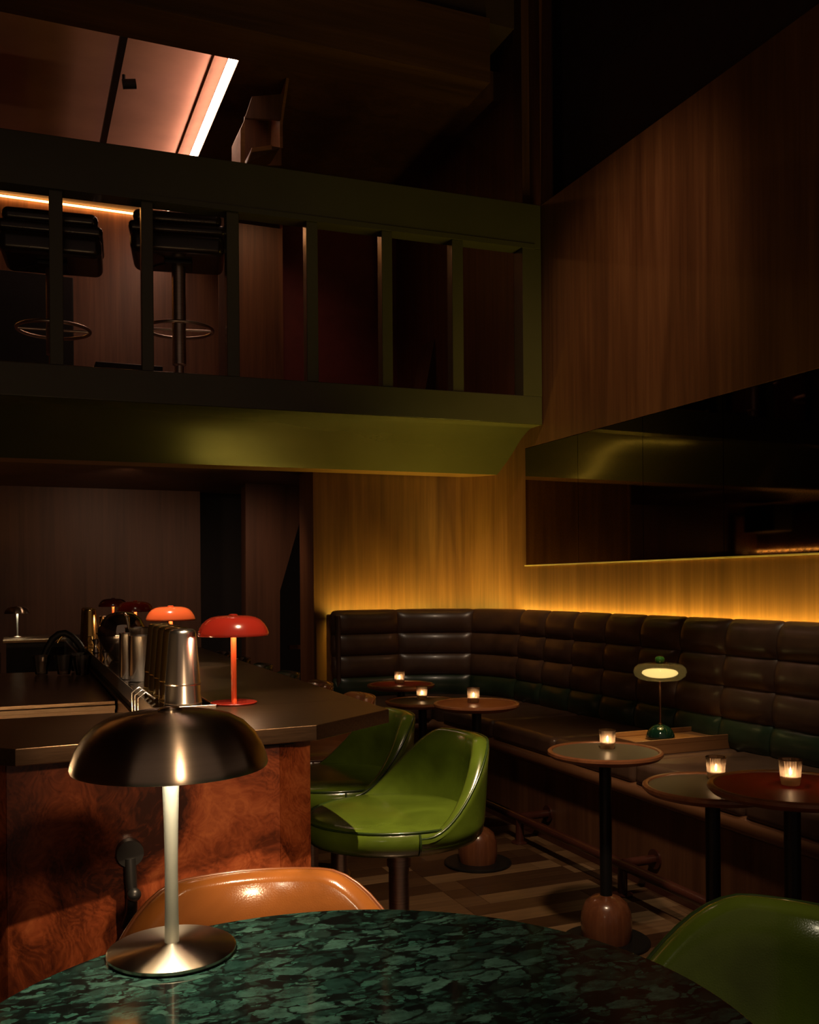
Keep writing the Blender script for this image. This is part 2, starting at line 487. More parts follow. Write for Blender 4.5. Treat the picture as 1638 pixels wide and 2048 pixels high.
# ================================================================== STRUCTURE
XW = 3.45          # right wall plane
YB = 6.80          # back wall plane (behind the corner banquette)

fl = box('floor', -3.5, 4.2, -1.5, 10.5, -.2, -.012, 'wood_dark')
struct(fl, 'patterned wooden plank floor in mixed light and dark boards', 'floor')
# boards in straight columns: long boards with square blocks between, swapping sides every three rows
PW, LP, LB = .116, .578, .122
PER = LP + LB
plank_mesh = {}
rr_ = random.Random(21)
row = 0
y0 = 2.315
while y0 < 6.6:
    shift = LB if (row // 3) % 2 == 0 else 0.0
    for k in range(-2, 3):
        xs = 1.784 + PER * k
        segs = [(xs, LB), (xs + LB, LP)] if shift else [(xs, LP), (xs + LP, LB)]
        for (xa, L) in segs:
            xc = xa + L / 2
            if xc < 1.0 or xc > 2.95: continue
            if L not in plank_mesh:
                o = box('plank', -L / 2 + .0008, L / 2 - .0008, -PW / 2 + .0008, PW / 2 - .0008, -.013, 0, 'plank', fl, .0006, 1)
                plank_mesh[L] = o
            else:
                o = plank_mesh[L].copy(); COL.objects.link(o); o.parent = fl
            o.location = (xc, y0 + PW / 2, rr_.uniform(-.0004, .0002))
    y0 += PW; row += 1

# right wall: plan path with rounded corner into the back wall
RC = .55
path = [(XW, -1.5), (XW, YB - RC)] + [(XW - RC + RC * math.cos(a), YB - RC + RC * math.sin(a)) for a in [PI / 2 * k / 10 for k in range(1, 11)]]
ZLED = 1.16


def wall_strip(name, pts, z0, z1, mat, th=.12):
    n = len(pts); v = []
    off = []
    for i, p in enumerate(pts):
        a = Vector(pts[max(i - 1, 0)]); b = Vector(pts[min(i + 1, n - 1)])
        tg = (b - a).normalized(); nm = Vector((tg.y, -tg.x))
        off.append((p[0] + nm.x * th, p[1] + nm.y * th))
    for z in (z0, z1):
        for p in pts: v.append((*p, z))
        for p in off: v.append((*p, z))
    f = []
    for i in range(n - 1):
        f += [(i, i + 1, 2 * n + i + 1, 2 * n + i), (n + i, 3 * n + i, 3 * n + i + 1, n + i + 1),
              (2 * n + i, 2 * n + i + 1, 3 * n + i + 1, 3 * n + i), (i, n + i, n + i + 1, i + 1)]
    f += [(0, 2 * n, 3 * n, n), (n - 1, 2 * n - 1, 4 * n - 1, 3 * n - 1)]
    o = fix_normals(mesh_obj(name, v, f, mat))
    for p in o.data.polygons: p.use_smooth = True
    import bmesh
    bm = bmesh.new(); bm.from_mesh(o.data)
    for e in bm.edges:
        if len(e.link_faces) == 2 and e.calc_face_angle(0) > math.radians(30): e.smooth = False
    bm.to_mesh(o.data); bm.free()
    return o


ZTOP = 4.07
# mirror opening on the right wall
YM = at_x(1051, 1000, XW).y
ZM0, ZM1 = 1.522, at_x(1345, 816, XW).z
lower = path
struct(wall_strip('wall_right', path + [(2.06, YB)], 0, ZM0, 'wood_wall'), 'walnut wall below the mirror glowing amber above the banquette', 'wall')
struct(wall_strip('wall_right', path[:2], ZM1, ZTOP, 'wood_wall'), 'tall walnut panelled wall above the dark mirror', 'wall')
struct(wall_strip('wall_back', [(XW, YM)] + path[1:] + [(2.06, YB)], ZM0, ZM1, 'wood_wall'), 'walnut wall behind the corner of the banquette', 'wall')
struct(wall_strip('wall_back', path[1:] + [(2.06, YB)], ZM1, 2.62, 'wood_wall'), 'upper strip of the walnut wall just under the balcony', 'wall')
struct(box('wall_inner', 2.04, 2.058, YB - .02, YB + .35, 0, 2.62, 'wood_wall'), 'pale edge of the walnut wall beside the dark doorway', 'wall')
struct(wall_strip('wall_upper', [(3.75, -1.5), (3.75, 7.6)], ZTOP - .1, 7.2, 'plaster_dark'), 'dark plaster wall set back above the walnut panelling', 'wall')
struct(box('trim_1', XW + .12, 3.75, -1.5, 6.9, ZTOP - .06, ZTOP, 'wood_wall'), 'flat ledge along the top of the walnut panelling', 'ledge')
struct(box('ceiling', -3.5, 4.2, -1.5, 10.5, 7.2, 7.3, 'plaster_dark'), 'high dark ceiling of the room', 'ceiling')

# mirror of bronze glass in panels
mir = thing('bronze_mirror', 'long bronze tinted mirror set in the walnut wall above the banquette', 'mirror', (XW, 0, 0))
ys = [YM, at_x(1156, 1000, XW).y, at_x(1286, 1000, XW).y, at_x(1447, 1000, XW).y]
ys += [ys[-1] - .75 * k for k in (1, 2, 3, 4)]
for a, b in zip(ys[:-1], ys[1:]):
    box('glass_panel', .001, .012, b + .002, a - .002, ZM0 + .012, ZM1 - .004, 'mirror', mir)
box('backing_board', .022, .10, ys[-1], YM - .004, ZM0 + .004, ZM1 - .003, 'black', mir)
box('bottom_edge', -.014, .010, ys[-1], YM - .002, ZM0 + .001, ZM0 + .009, 'cream_edge', mir)

# dark rear room behind the bar, under the balcony
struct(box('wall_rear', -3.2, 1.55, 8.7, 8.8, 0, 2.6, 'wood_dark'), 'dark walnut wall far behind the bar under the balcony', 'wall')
pA = at_y(470, 1200, 8.7).x
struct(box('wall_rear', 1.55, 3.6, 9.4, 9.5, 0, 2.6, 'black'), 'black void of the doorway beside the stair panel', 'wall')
# stair side panel with the slanted edge
yp = 7.9
pts = [at_y(492, 1020, yp), at_y(612, 985, yp), at_y(560, 1182, yp), at_y(560, 1450, yp), at_y(492, 1450, yp)]
pts = [Vector((p.x, yp, p.z)) for p in pts]; pts[0].z = pts[1].z = 2.55; pts[3].z = pts[4].z = 0
pts.insert(2, Vector((at_y(612, 1000, yp).x, yp, at_y(612, 1000, yp).z)))
struct(extrude_poly('wall_stair', pts, (.04, .35, 0), 'wood_dark'), 'walnut stair side panel with slanted edge beside the doorway', 'wall')
struct(box('trim_2', at_y(578, 1296, 8.4).x, at_y(616, 1296, 8.4).x + .2, 8.38, 8.44, at_y(600, 1298, 8.4).z, at_y(600, 1290, 8.4).z, 'wood_ledge'), 'thin lit sill deep inside the dark doorway', 'sill')
struct(box('wall_rear', -3.2, -3.1, -1.5, 8.8, 0, 2.6, 'wood_dark'), 'dark walnut wall on the far side of the bar', 'wall')

# ------------------------------------------------------------------ balcony
BA, BB = Vector((XW - .004, 5.84, 0)), Vector((-.08, 6.0, 0))
BD = (BB - BA).normalized(); BN = Vector((-BD.y, BD.x, 0))  # BN points to the back (+y)?
if BN.y < 0: BN = -BN
BL = 5.4


def bpt(s, d, z):
    p = BA + BD * s + BN * d
    return (p.x, p.y, z)


def b_at(px, py, d=0.0):
    """pixel -> (s along the balcony front, z) on the plane d behind the front"""
    r = ray(px, py); A = BA + BN * d
    tt = (A - Vector((CAM.x, CAM.y, 0))).dot(BN) / r.dot(BN)
    p = CAM + r * tt
    return (p - A).dot(BD), p.z


def bbox(name, s0, s1, d0, d1, z0, z1, mat, parent=None, bevel=0):
    v = [bpt(s, d, z) for z in (z0, z1) for d in (d0, d1) for s in (s0, s1)]
    f = [(0, 2, 3, 1), (4, 5, 7, 6), (0, 1, 5, 4), (2, 6, 7, 3), (0, 4, 6, 2), (1, 3, 7, 5)]
    return fix_normals(mesh_obj(name, v, f, mat, parent, bevel=bevel))


ZR0 = b_at(1064, 792)[1]; ZR1 = b_at(1043, 494)[1]; ZF0 = b_at(1088, 850)[1]
bal = thing('balcony', 'dark green lacquered balcony with square posts and curved underside', 'balcony', (0, 0, 0))
bbox('top_band', 0, BL, 0, .14, ZR1, ZTOP, 'green_paint', bal, .006)
bbox('bottom_band', 0, BL, 0, .14, ZF0, ZR0, 'green_paint', bal, .006)
bbox('end_post', 0, b_at(1046, 650)[0], 0, .14, ZR0, ZR1, 'green_paint', bal, .003)
for x0, x1 in ((907, 929), (766, 787), (615, 638), (455, 480), (284, 308), (99, 127)):
    s1, s0 = b_at(x0, 640)[0], b_at(x1, 640)[0]
    wd = .105
    bbox('post', (s0 + s1) / 2 - (s1 - s0) / 2, (s0 + s1) / 2 + (s1 - s0) / 2, .015, .11, ZR0, ZR1, 'green_paint', bal, .004)
for s in (4.4, 5.2): bbox('post', s, s + .09, .015, .11, ZR0, ZR1, 'green_paint', bal, .004)
# concave cove under the front
prof = []
for (px, py) in ((1089, 850), (1075, 852), (1060, 857), (1050, 867), (1040, 880), (1030, 897), (1020, 915), (1011, 933), (1003, 950)):
    p = at_x(px, py, XW - .004); prof.append((p.y - 5.84, p.z))
prof[0] = (0.0, ZF0)
nP = len(prof); v = []
for s in (0.0, BL):
    for d, z in prof: v.append(bpt(s, d, z))
    for d, z in prof: v.append(bpt(s, d + .02, z + .03))
f = []
for i in range(nP - 1):
    f += [(i, i + 1, 2 * nP + i + 1, 2 * nP + i), (nP + i, nP + i + 1, 3 * nP + i + 1, 3 * nP + i), (i, nP + i, nP + i + 1, i + 1)]
cove = fix_normals(mesh_obj('cove', v, f, 'green_paint', bal, smooth=True))
ds, zs_ = prof[-1]
bbox('underside_trim', .0, BL, ds, ds + .22, zs_, zs_ + .03, 'bronze_edge', bal)
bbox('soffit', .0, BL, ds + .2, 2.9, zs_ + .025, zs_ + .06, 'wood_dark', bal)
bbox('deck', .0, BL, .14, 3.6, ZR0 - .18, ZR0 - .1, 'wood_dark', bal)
bbox('handrail_lip', 0.05, BL, -.006, .0, ZR1 - .004, ZR1 + .03, 'green_paint', bal)

# ------------------------------------------------------------------ balcony interior
ZC, XL, yw = 5.2, 1.45, 10.0
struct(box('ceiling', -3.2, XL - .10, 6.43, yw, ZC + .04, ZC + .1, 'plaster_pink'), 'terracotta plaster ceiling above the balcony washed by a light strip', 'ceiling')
struct(box('trim_3', XL - .10, XL - .06, 6.43, yw, ZC + .02, ZC + .1, 'plaster_trim_shaded'), 'stepped plaster trim beside the bright light strip', 'trim')
struct(box('trim_4', XL - .06, XL, 6.43, yw, ZC + .03, ZC + .1, 'plaster_trim_shaded'), 'inner plaster step beside the bright light strip', 'trim')
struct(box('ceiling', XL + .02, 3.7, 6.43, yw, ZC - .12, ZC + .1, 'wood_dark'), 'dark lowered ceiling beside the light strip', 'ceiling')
ls = tag(extrude_poly('light_strip', [(XL - .035, 6.45, ZC - .075), (XL + .018, 6.45, ZC - .105), (XL + .018, 6.45, ZC - .06)], (0, yw - 6.5, 0), 'led_peach'), 'glowing peach light strip recessed along the balcony ceiling', 'light strip')
struct(box('wall_balcony', -3.2, at_y(440, 600, yw).x, yw, yw + .1, 2.4, ZC + .1, 'wood_wall'), 'walnut wall behind the two balcony stools', 'wall')
zq = at_y(355, 440, yw - .03).z
ls2 = tag(box('light_strip', -3.2, XL, yw - .045, yw - .02, zq - .006, zq + .008, 'led_orange'), 'amber light line at the top of the walnut wall behind the balcony stools', 'light strip')
ls3 = tag(box('light_strip', -3.2, XL - .04, yw - .34, yw - .30, zq + .01, zq + .035, 'led_orange_dim'), 'amber light line along the inner edge of the balcony ceiling frame', 'light strip')
struct(box('ceiling', -3.2, XL - .03, yw - .30, yw - .055, zq + .012, zq + .04, 'wood_dark'), 'dark frame panel between the two amber light lines', 'ceiling')
struct(box('wall_outer', -3.4, 4.2, 10.4, 10.5, -.2, 7.3, 'black'), 'outer rear wall closing the room behind the balcony', 'wall')
struct(box('wall_outer', -3.4, -3.3, -1.5, 10.4, 2.6, 7.3, 'plaster_dark'), 'dark upper wall on the far left side', 'wall')
# lit panel, dark gap, red wall, stair stringer
y1 = 8.1
struct(box('wall_balcony', at_y(470, 600, y1).x, at_y(566, 600, y1).x, y1, y1 + .06, 2.6, at_y(520, 452, y1).z, 'wood_wall'), 'lit walnut panel beside the dark gap on the balcony', 'wall')
struct(box('trim_5', at_y(438, 600, 8.6).x, at_y(452, 600, 8.6).x, 8.6, 8.64, 2.6, ZC, 'wood_dark'), 'narrow vertical walnut trim behind the balcony railing', 'trim')
struct(box('wall_balcony', at_y(566, 600, 8.6).x, XW, 8.6, 8.7, 2.6, 7.2, 'plaster_red'), 'dark red painted wall at the back of the balcony', 'wall')
y2 = 7.7
tri = [at_y(905, 480, y2), at_y(829, 785, y2), at_y(935, 800, y2), at_y(935, 400, y2), at_y(925, 400, y2)]
tri[1].z = tri[2].z = 2.6; tri[3].z = tri[4].z = 4.6
tri = [Vector((p.x, y2, p.z)) for p in tri]
struct(extrude_poly('wall_stringer', tri, (.0, .3, 0), 'wood_dark'), 'dark walnut stair side with a slanted edge against the red wall', 'wall')
struct(box('wall_balcony', XW, XW + .1, 5.85, 8.6, 2.62, 7.2, 'wood_wall'), 'walnut side wall inside the balcony', 'wall')
# header beam and column above the rail
struct(box('beam_header', -3.2, at_y(980, 100, 6.05).x, 6.05, 6.43, at_y(980, 165, 6.05).z, at_y(980, 37, 6.05).z, 'wood_h'), 'dark walnut header beam across the top of the balcony', 'beam')
struct(box('ceiling', -3.2, XW, 6.1, 6.5, at_y(980, 37, 6.05).z, 7.2, 'plaster_dark'), 'dark plaster bulkhead above the header beam', 'bulkhead')
struct(box('column_corner', at_y(1044, 300, 6.0).x, XW + .2, 6.0, 6.12, ZTOP - .02, 7.2, 'wood_dark'), 'walnut column rising above the corner of the balcony', 'column')

# ================================================================== BANQUETTE
YF = 6.55   # back cushions of the rear run
XF = 3.28
R = .66


def back_path(s):
    """inner face path; returns point, inward normal"""
    a0 = 2.62 - 2.13
    arc = R * PI / 2
    if s < a0: return Vector((2.13 + s, YF)), Vector((0, -1))
    if s < a0 + arc:
        th = PI / 2 - (s - a0) / R
        c = Vector((XF - R, YF - R))
        n_ = Vector((math.cos(th), math.sin(th)))
        return c + n_ * R, -n_
    return Vector((XF, YF - R - (s - a0 - arc))), Vector((-1, 0))


def pad(name, s0, s1, z0, z1, dep, mat, parent, lean0=0, lean1=0, wrinkle=0, seed=0, path=back_path, nu=14, nv=10):
    v, f = [], []
    rs = random.Random(seed)
    ph = [rs.uniform(0, 6.28) for _ in range(6)]
    g = .006
    for j in range(nv + 1):
        for i in range(nu + 1):
            u, q = i / nu, j / nv
            # cluster samples to the edges
            uu = .5 - .5 * math.cos(PI * u); qq = .5 - .5 * math.cos(PI * q)
            s = s0 + (s1 - s0) * uu; z = z0 + (z1 - z0) * qq
            fu = (1 - abs(2 * uu - 1) ** 7) ** .5; fq = (1 - abs(2 * qq - 1) ** 2.6) ** .6
            du = dep * fu * fq
            if wrinkle:
                for k in range(5):
                    c = .22 + .14 * k
                    du -= wrinkle * math.exp(-((uu - c) / .018) ** 2) * math.exp(-((qq - .7) / .22) ** 2) * (.5 + .5 * math.sin(ph[k]))
            p, n_ = path(s)
            lean = lean0 + (lean1 - lean0) * qq
            p = p + n_ * (du - lean)
            v.append((p.x, p.y, z))
    W = nu + 1
    for j in range(nv):
        for i in range(nu):
            f.append((j * W + i, j * W + i + 1, (j + 1) * W + i + 1, (j + 1) * W + i))
    # back
    base = len(v)
    for j in (0, nv):
        for i in (0, nu):
            s = s0 if i == 0 else s1; z = z0 if j == 0 else z1
            p, n_ = path(s); p = p - n_ * .07
            v.append((p.x, p.y, z))
    o = fix_normals(mesh_obj(name, v[:base], f, mat, parent, smooth=True))
    sd = o.modifiers.new('solid', 'SOLIDIFY'); sd.thickness = .03; sd.offset = -1
    return o


bq = thing('banquette', 'long corner banquette in dark brown leather with a dark green lower row', 'banquette', (0, 0, 0))
a0 = .49; arc = R * PI / 2
cols = [(0, a0, 0), (a0, a0 + arc * .54, .006), (a0 + arc * .54, a0 + arc, .004)]
s = a0 + arc
for k in range(11):
    cols.append((s, s + .35, .002 if k in (6, 7) else 0)); s += .35
S_END = s
rows = [.575, .722, .878, 1.032, 1.185]
for ci, (c0, c1, wr) in enumerate(cols):
    for r in range(4):
        z0, z1 = rows[r], rows[r + 1]
        pad('back_cushion', c0 + .002, c1 - .002, z0 + .001, z1 - .001, .055, 'dgreen_leather' if r == 0 else 'brown_leather', bq,
            lean0=.016 * r, lean1=.016 * (r + 1), wrinkle=wr if r else 0, seed=ci * 10 + r)
        if r == 0: COL.objects[-1]['label'] = 'dark green leather back cushion of the lowest row'
# backing board with a top cap
v, f = [], []
N = 60
for i in range(N + 1):
    s = S_END * i / N
    p, n_ = back_path(s)
    a = p - n_ * .045; b = p - n_ * .10
    for q in ((a.x, a.y, .1), (a.x, a.y, 1.176), (b.x, b.y, 1.176), (b.x, b.y, .1)): v.append(q)
for i in range(N):
    for k in range(4):
        k2 = (k + 1) % 4
        f.append((i * 4 + k, (i + 1) * 4 + k, (i + 1) * 4 + k2, i * 4 + k2))
f += [(0, 1, 2, 3), (N * 4, N * 4 + 1, N * 4 + 2, N * 4 + 3)]
fix_normals(mesh_obj('backing_board', v, f, 'black_leather', bq))
# amber strip hidden behind the cushion top, washing the wall
v, f = [], []
for i in range(N + 1):
    s = S_END * i / N
    p, n_ = back_path(s)
    a = p - n_ * .115; b = p - n_ * .135
    v += [(a.x, a.y, 1.145), (b.x, b.y, 1.145)]
for i in range(N): f.append((2 * i, 2 * i + 1, 2 * i + 3, 2 * i + 2))
led = mesh_obj('light_strip', v, f, 'led_yellow', bq); led['label'] = 'amber light strip hidden behind the top of the backrest'

# seat cushions
def seat_pad(poly, name='seat_cushion', z0=.47, z1=.585):
    return prism(name, poly, z0, z1, 'brown_leather', bq, bevel=.035, bseg=4)


XS = 2.60; YS = 5.86
seat_pad([(2.13, YS), (XS - .002, YS), (XS - .002, YF), (2.13, YF)])
cpoly = [(XS + .002, YS), (XS + .02, YS - .12), (XF - .03, YS - .12)] + [(XF - R + R * math.cos(a), YF - R + R * math.sin(a)) for a in [PI / 2 * k / 8 for k in range(0, 9)]] + [(XS + .002, YF)]
seat_pad(cpoly)
y = YS - .124
yk = [y]
while y > 2.0:
    seat_pad([(XS, y - .70), (XF + .0, y - .70), (XF + .0, y), (XS, y)]); y -= .704
# wooden nosing and kick panel
tube('seat_nosing', [(2.13, YS + .05, .445), (XS - .03, YS + .05, .445), (XS + .035, YS - .03, .445), (XS + .035, 2.0, .445)], .04, 'wood_ledge', bq, 16)
box('kick_panel', 2.68, 2.72, 2.0, YS + .06, 0, .47, 'wood_wall', bq)
box('kick_panel', 2.13, 2.72, YS + .06, YS + .10, 0, .47, 'wood_wall', bq)
box('end_panel', 2.128, 2.158, YF - .05, YB - .03, 0, 1.18, 'brown_leather', bq, .012, 3)
box('plinth_trim', 2.655, 2.68, 2.0, YS + .06, 0, .07, 'rail_red', bq)

# foot rail
fr = thing('foot_rail', 'dark oxblood foot rail on short posts along the banquette base', 'foot rail', (2.5, 0, 0))
cyl('rail', (0, 2.0, .135), (0, 5.75, .135), .023, 'rail_red', fr)
for yy in (2.63, 3.57, 4.51, 5.45):
    pst = cyl('post', (0, yy, .002), (0, yy, .13), .022, 'rail_red', fr)
    lathe('floor_flange', [(0, 0), (.045, 0), (.045, .006), (.022, .01), (0, .01)], 'rail_red', pst, 24, (0, yy, .001))
    brk = cyl('bracket', (0, yy, .14), (.175, yy, .14), .021, 'rail_red', fr)
    cyl('wall_flange', (.170, yy, .14), (.179, yy, .14), .045, 'rail_red', brk)

# ================================================================== ROUND TABLES
def round_table(label, loc, H, D, top, group):
    r = D / 2
    T = thing('pedestal_table', label, 'table', (loc[0], loc[1], 0), 0, group)
    lathe('base_disc', [(0, 0), (.165, 0), (.168, .004), (.168, .010), (.16, .014), (.158, .014), (.155, .014), (0, .014)], 'black_metal', T)
    lathe('turned_base', [(0, .014), (.093, .014), (.096, .03), (.099, .08), (.095, .12), (.08, .155), (.055, .175), (.024, .185), (0, .185)], 'wood_base', T)
    lathe('pole', [(0, .18), (.0235, .18), (.0235, H - .03), (.05, H - .03), (.05, H - .026), (0, H - .026)], 'black_metal', T, 24)
    rim_ = lathe('table_rim', [(r - .02, H - .004), (r - .018, H + .004), (r - .008, H + .006), (r - .001, H + .001), (r, H - .008), (r - .012, H - .02), (r - .04, H - .028), (0, H - .030)], 'wood_table', T, 64)
    lathe('table_inlay', [(0, H - .0005), (r - .0205, H - .0005), (r - .0195, H - .006)], top, rim_, 64)
    return T


def votive(px, py, z, label):
    p = at_z(px, py, z)
    V = thing('votive_candle', label, 'candle', (p.x, p.y, z + .0005), 0, 'ribbed glass votive candles on the round tables')
    lathe('glass', [(0, .0), (.026, .0), (.0275, .003), (.0275, .012), (.0285, .018), (.033, .070), (.034, .073), (.033, .0745), (.031, .073), (.0265, .018), (.0, .012)],
          'votive', V, 72, rib=(.0009, 24, .012, .069))
    wx = lathe('wax', [(0, .0125), (.025, .0125), (.0262, .026), (0, .026)], 'wax', V, 32)
    lathe('flame', [(0, .028), (.0028, .031), (.0034, .036), (.002, .044), (0, .050)], 'flame', wx, 16)
    point('candle_light', (0, 0, .043), .17, (1.0, .62, .32), .004, V)
    return V


TG = 'round pedestal tables along the banquette'
tabs = []


def tbl(px, py, z, D, top, label):
    p = at_z(px, py, z)
    return round_table(label, (p.x, p.y), z, D, top, TG)


ZL, ZH = .742, .80
tbl(1210, 1503, ZL, .445, 'grey_top', 'grey topped round pedestal table standing alone in front of the wooden tray')
tbl(1425, 1573, ZL, .440, 'grey_top', 'low grey topped round table tucked under the oxblood red table')
tbl(1584, 1574, ZH, .475, 'red_top', 'oxblood red topped round table with walnut rim near the right edge')
tbl(953, 1407, ZH, .430, 'brown_top', 'rust brown topped round table in front of the small grey table')
tbl(845, 1402, ZL, .420, 'grey_top', 'small grey topped round table behind the rust brown table')
tbl(802, 1369, ZH, .405, 'red_top', 'red topped round table farthest back beside the corner banquette')
votive(1215, 1497, ZL, 'lit ribbed votive candle on the lone grey table before the tray')
votive(1432, 1558, ZL, 'lit ribbed votive candle on the grey table under the red table')
votive(1581, 1569, ZH, 'lit ribbed votive candle on the oxblood red table')
votive(947, 1405, ZH, 'lit ribbed votive candle on the rust brown table')
votive(844, 1399, ZL, 'lit ribbed votive candle on the small grey table behind the rust table')
votive(799, 1367, ZH, 'lit ribbed votive candle on the farthest red table')

# ================================================================== TRAY + GLASS LAMP
tr = thing('wooden_tray', 'shallow rectangular walnut tray resting on the banquette seat', 'tray', (2.955, 3.83, .587))
hx, hy, hz = .295, .142, .068
box('tray_floor', -hx, hx, -hy, hy, 0, .044, 'wood_tray', tr)
box('side', -hx, hx, -hy, -hy + .012, .044, hz, 'wood_tray', tr, .002)
box('side', -hx, hx, hy - .012, hy, .044, hz, 'wood_tray', tr, .002)
box('end', -hx, -hx + .012, -hy + .012, hy - .012, .044, hz, 'wood_tray', tr, .002)
box('end', hx - .012, hx, -hy + .012, hy - .012, .044, hz, 'wood_tray', tr, .002)

gl = thing('glass_table_lamp', 'small lamp with amber glass disc shade and dark green dome base', 'lamp', (2.91, 3.83, .6315))
lathe('dome_base', [(0, 0), (.068, 0), (.070, .006), (.068, .02), (.058, .043), (.042, .06), (.02, .07), (0, .072)], 'green_glaze', gl, 48)
GU = .018
up = lambda pr: [(r, z + GU) for r, z in pr]
cyl('stem', (0, 0, .07), (0, 0, .285 + GU), .006, 'copper', gl, 16)
lathe('collar', [(0, .07), (.011, .07), (.011, .076), (0, .08)], 'brass', gl, 20)
lathe('glass_shade', up([(.012, .268), (.07, .268), (.10, .275), (.121, .291), (.128, .312), (.122, .332), (.104, .347), (.07, .353), (.03, .353), (.03, .351), (.07, .351), (.102, .345), (.119, .331), (.126, .312), (.119, .292), (.10, .277), (.07, .270), (.012, .270)]), 'amber_glass', gl, 64)
lathe('opal_diffuser', up([(0, .2785), (.09, .2785), (.103, .289), (.108, .305), (.102, .325), (.08, .341), (0, .343)]), 'opal', gl, 48)
lathe('top_disc', up([(0, .350), (.042, .350), (.042, .354), (0, .355)]), 'brass', gl, 32)
lathe('finial', up([(0, .354), (.019, .357), (.024, .367), (.024, .376), (.018, .385), (0, .389)]), 'green_ball', gl, 32)

point('lamp_light', (-.02, -.03, .2742 + GU), 4.0, (1.0, .86, .58), .003, gl)

# ================================================================== STOOLS
def seat_z(): return .765


def make_stool(label, leather_m, piping_m, loc, rz, group):
    T = thing('bar_stool', label, 'stool', loc, rz, group)
    thm = math.radians(104)
    ns = 44
    zs, H = .754, .208

    def qf(th):
        c = math.cos(th)
        return 1.03 if c > 0 else 1.03 + .15 * c * c

    def h(th):
        x = (math.radians(100) - abs(th)) / math.radians(75)
        x = max(0, min(1, x)); x = x * x * (3 - 2 * x)
        return zs - .012 + (H + .012) * x

    v, f = [], []
    npf = 0
    rim = []
    for i in range(ns + 1):
        th = -thm + 2 * thm * i / ns
        zt = h(th)
        k = (zt - zs + .012) / (H + .012)
        ro = .238 + .014 * k; ri_t = ro - .030 - .020 * k
        zb = .690
        q = qf(th)
        pr = [(.19, zb), (.221, zb + .006), (.234, zb + .022), (.238, zb + .045)]
        nst = 5
        for j in range(1, nst + 1):
            a = j / nst; pr.append((.238 + (ro - .238) * a, zb + .045 + (zt - .018 - zb - .045) * a))
        rt = (ro - ri_t) / 2; cm = (ro + ri_t) / 2
        for a in (25, 50, 75, 90, 110, 135, 160):
            a = math.radians(a); pr.append((cm + rt * math.cos(a), zt - .018 + .018 * math.sin(a)))
        for j in range(1, 6):
            a = j / 5; r_in = ri_t + (.175 - ri_t) * (a ** 1.6); pr.append((r_in, zt - .02 + (.735 - zt + .02) * a))
        npf = len(pr)
        rim.append((math.cos(th) * (ro - .004) * q, math.sin(th) * (ro - .004) * q, zt - .006))
        for (r, z) in pr: v.append((r * math.cos(th) * q, r * math.sin(th) * q, z))
    for i in range(ns):
        for j in range(npf - 1):
            a = i * npf + j
            f.append((a, a + npf, a + npf + 1, a + 1))
    f.append(tuple(range(npf))); f.append(tuple(range(ns * npf, (ns + 1) * npf)))
    sh = fix_merge(mesh_obj('shell', v, f, leather_m, T, smooth=True))
    # seat cushion
    prof = [(0, .674), (.19, .678), (.220, .690), (.233, .706), (.235, .735), (.226, .752), (.205, .761), (.12, .768), (0, .770)]
    st = lathe('seat', prof, leather_m, T, 56)
    for vv in st.data.vertices:
        a = math.atan2(vv.co.y, vv.co.x); q = qf(a); vv.co.x *= q; vv.co.y *= q
    tube('back_piping', rim, .0035, piping_m, sh, 8)
    ring = [((.227) * math.cos(a) * qf(a), .227 * math.sin(a) * qf(a), .7525) for a in [2 * PI * k / 48 for k in range(48)]]
    tube('seat_piping', ring, .0035, piping_m, st, 8, True)
    for sgn in (-1, 1):
        th = sgn * thm; q = qf(th)
        tube('side_piping', [(r * math.cos(th) * q, r * math.sin(th) * q, z) for r, z in ((.230, .748), (.238, .735), (.239, .722), (.237, .708), (.224, .692))], .003, piping_m, sh, 8)
    lathe('pole', [(0, .01), (.029, .01), (.029, .60), (.034, .60), (.034, .67), (0, .67)], 'steel_pole', T, 28)
    lathe('base', [(0, 0), (.215, 0), (.22, .004), (.215, .009), (.05, .018), (.03, .03), (0, .03)], 'steel_pole', T, 48)
    tube('footrest', [(.15 * math.cos(a), .15 * math.sin(a), .26) for a in [2 * PI * k / 40 for k in range(40)]], .010, 'steel_pole', T, 10, True)
    cyl('footrest_arm', (-.15, 0, .26), (.15, 0, .26), .008, 'steel_pole', T, 10)
    tube('lever', [(0, .03, .645), (-.05, .06, .64), (-.085, .075, .622)], .005, 'brass', T, 8)
    return T


SG = 'upholstered swivel stools lined up at the bar'
ys_ = [2.51 + .54 * k for k in range(8)]
XS_ = 1.0
s1 = make_stool('bright green leather stool nearest the bar corner, lit by the spotlight', 'green_leather', 'piping_green', (XS_, ys_[0], 0), .10, SG)
s2 = dup(s1, (XS_, ys_[1], 0), .02, 'green leather stool second from the bar corner')
s3 = dup(s1, (XS_ + .06, ys_[2], 0), 0, 'brown leather stool third along the bar, behind two green stools'); recolor(s3, 'green_leather', 'cognac_leather'); recolor(s3, 'piping_green', 'piping_tan')
s4 = dup(s3, (XS_ + .06, ys_[3], 0), 0, 'brown leather stool fourth along the bar')
s5 = dup(s1, (XS_ + .06, ys_[4], 0), 0, 'dark green stool fifth along the bar, only its back showing'); recolor(s5, 'green_leather', 'dgreen_leather')
s6 = dup(s5, (XS_ + .06, ys_[5], 0), 0, 'dark green stool sixth along the bar, only its back showing')
s7 = dup(s4, (XS_ + .06, ys_[6], 0), 0, 'dark stool seventh along the bar, only its rim showing'); recolor(s7, 'cognac_leather', 'black_leather')
s8 = dup(s7, (XS_ + .06, ys_[7], 0), 0, 'dark stool at the far end of the bar, mostly hidden')
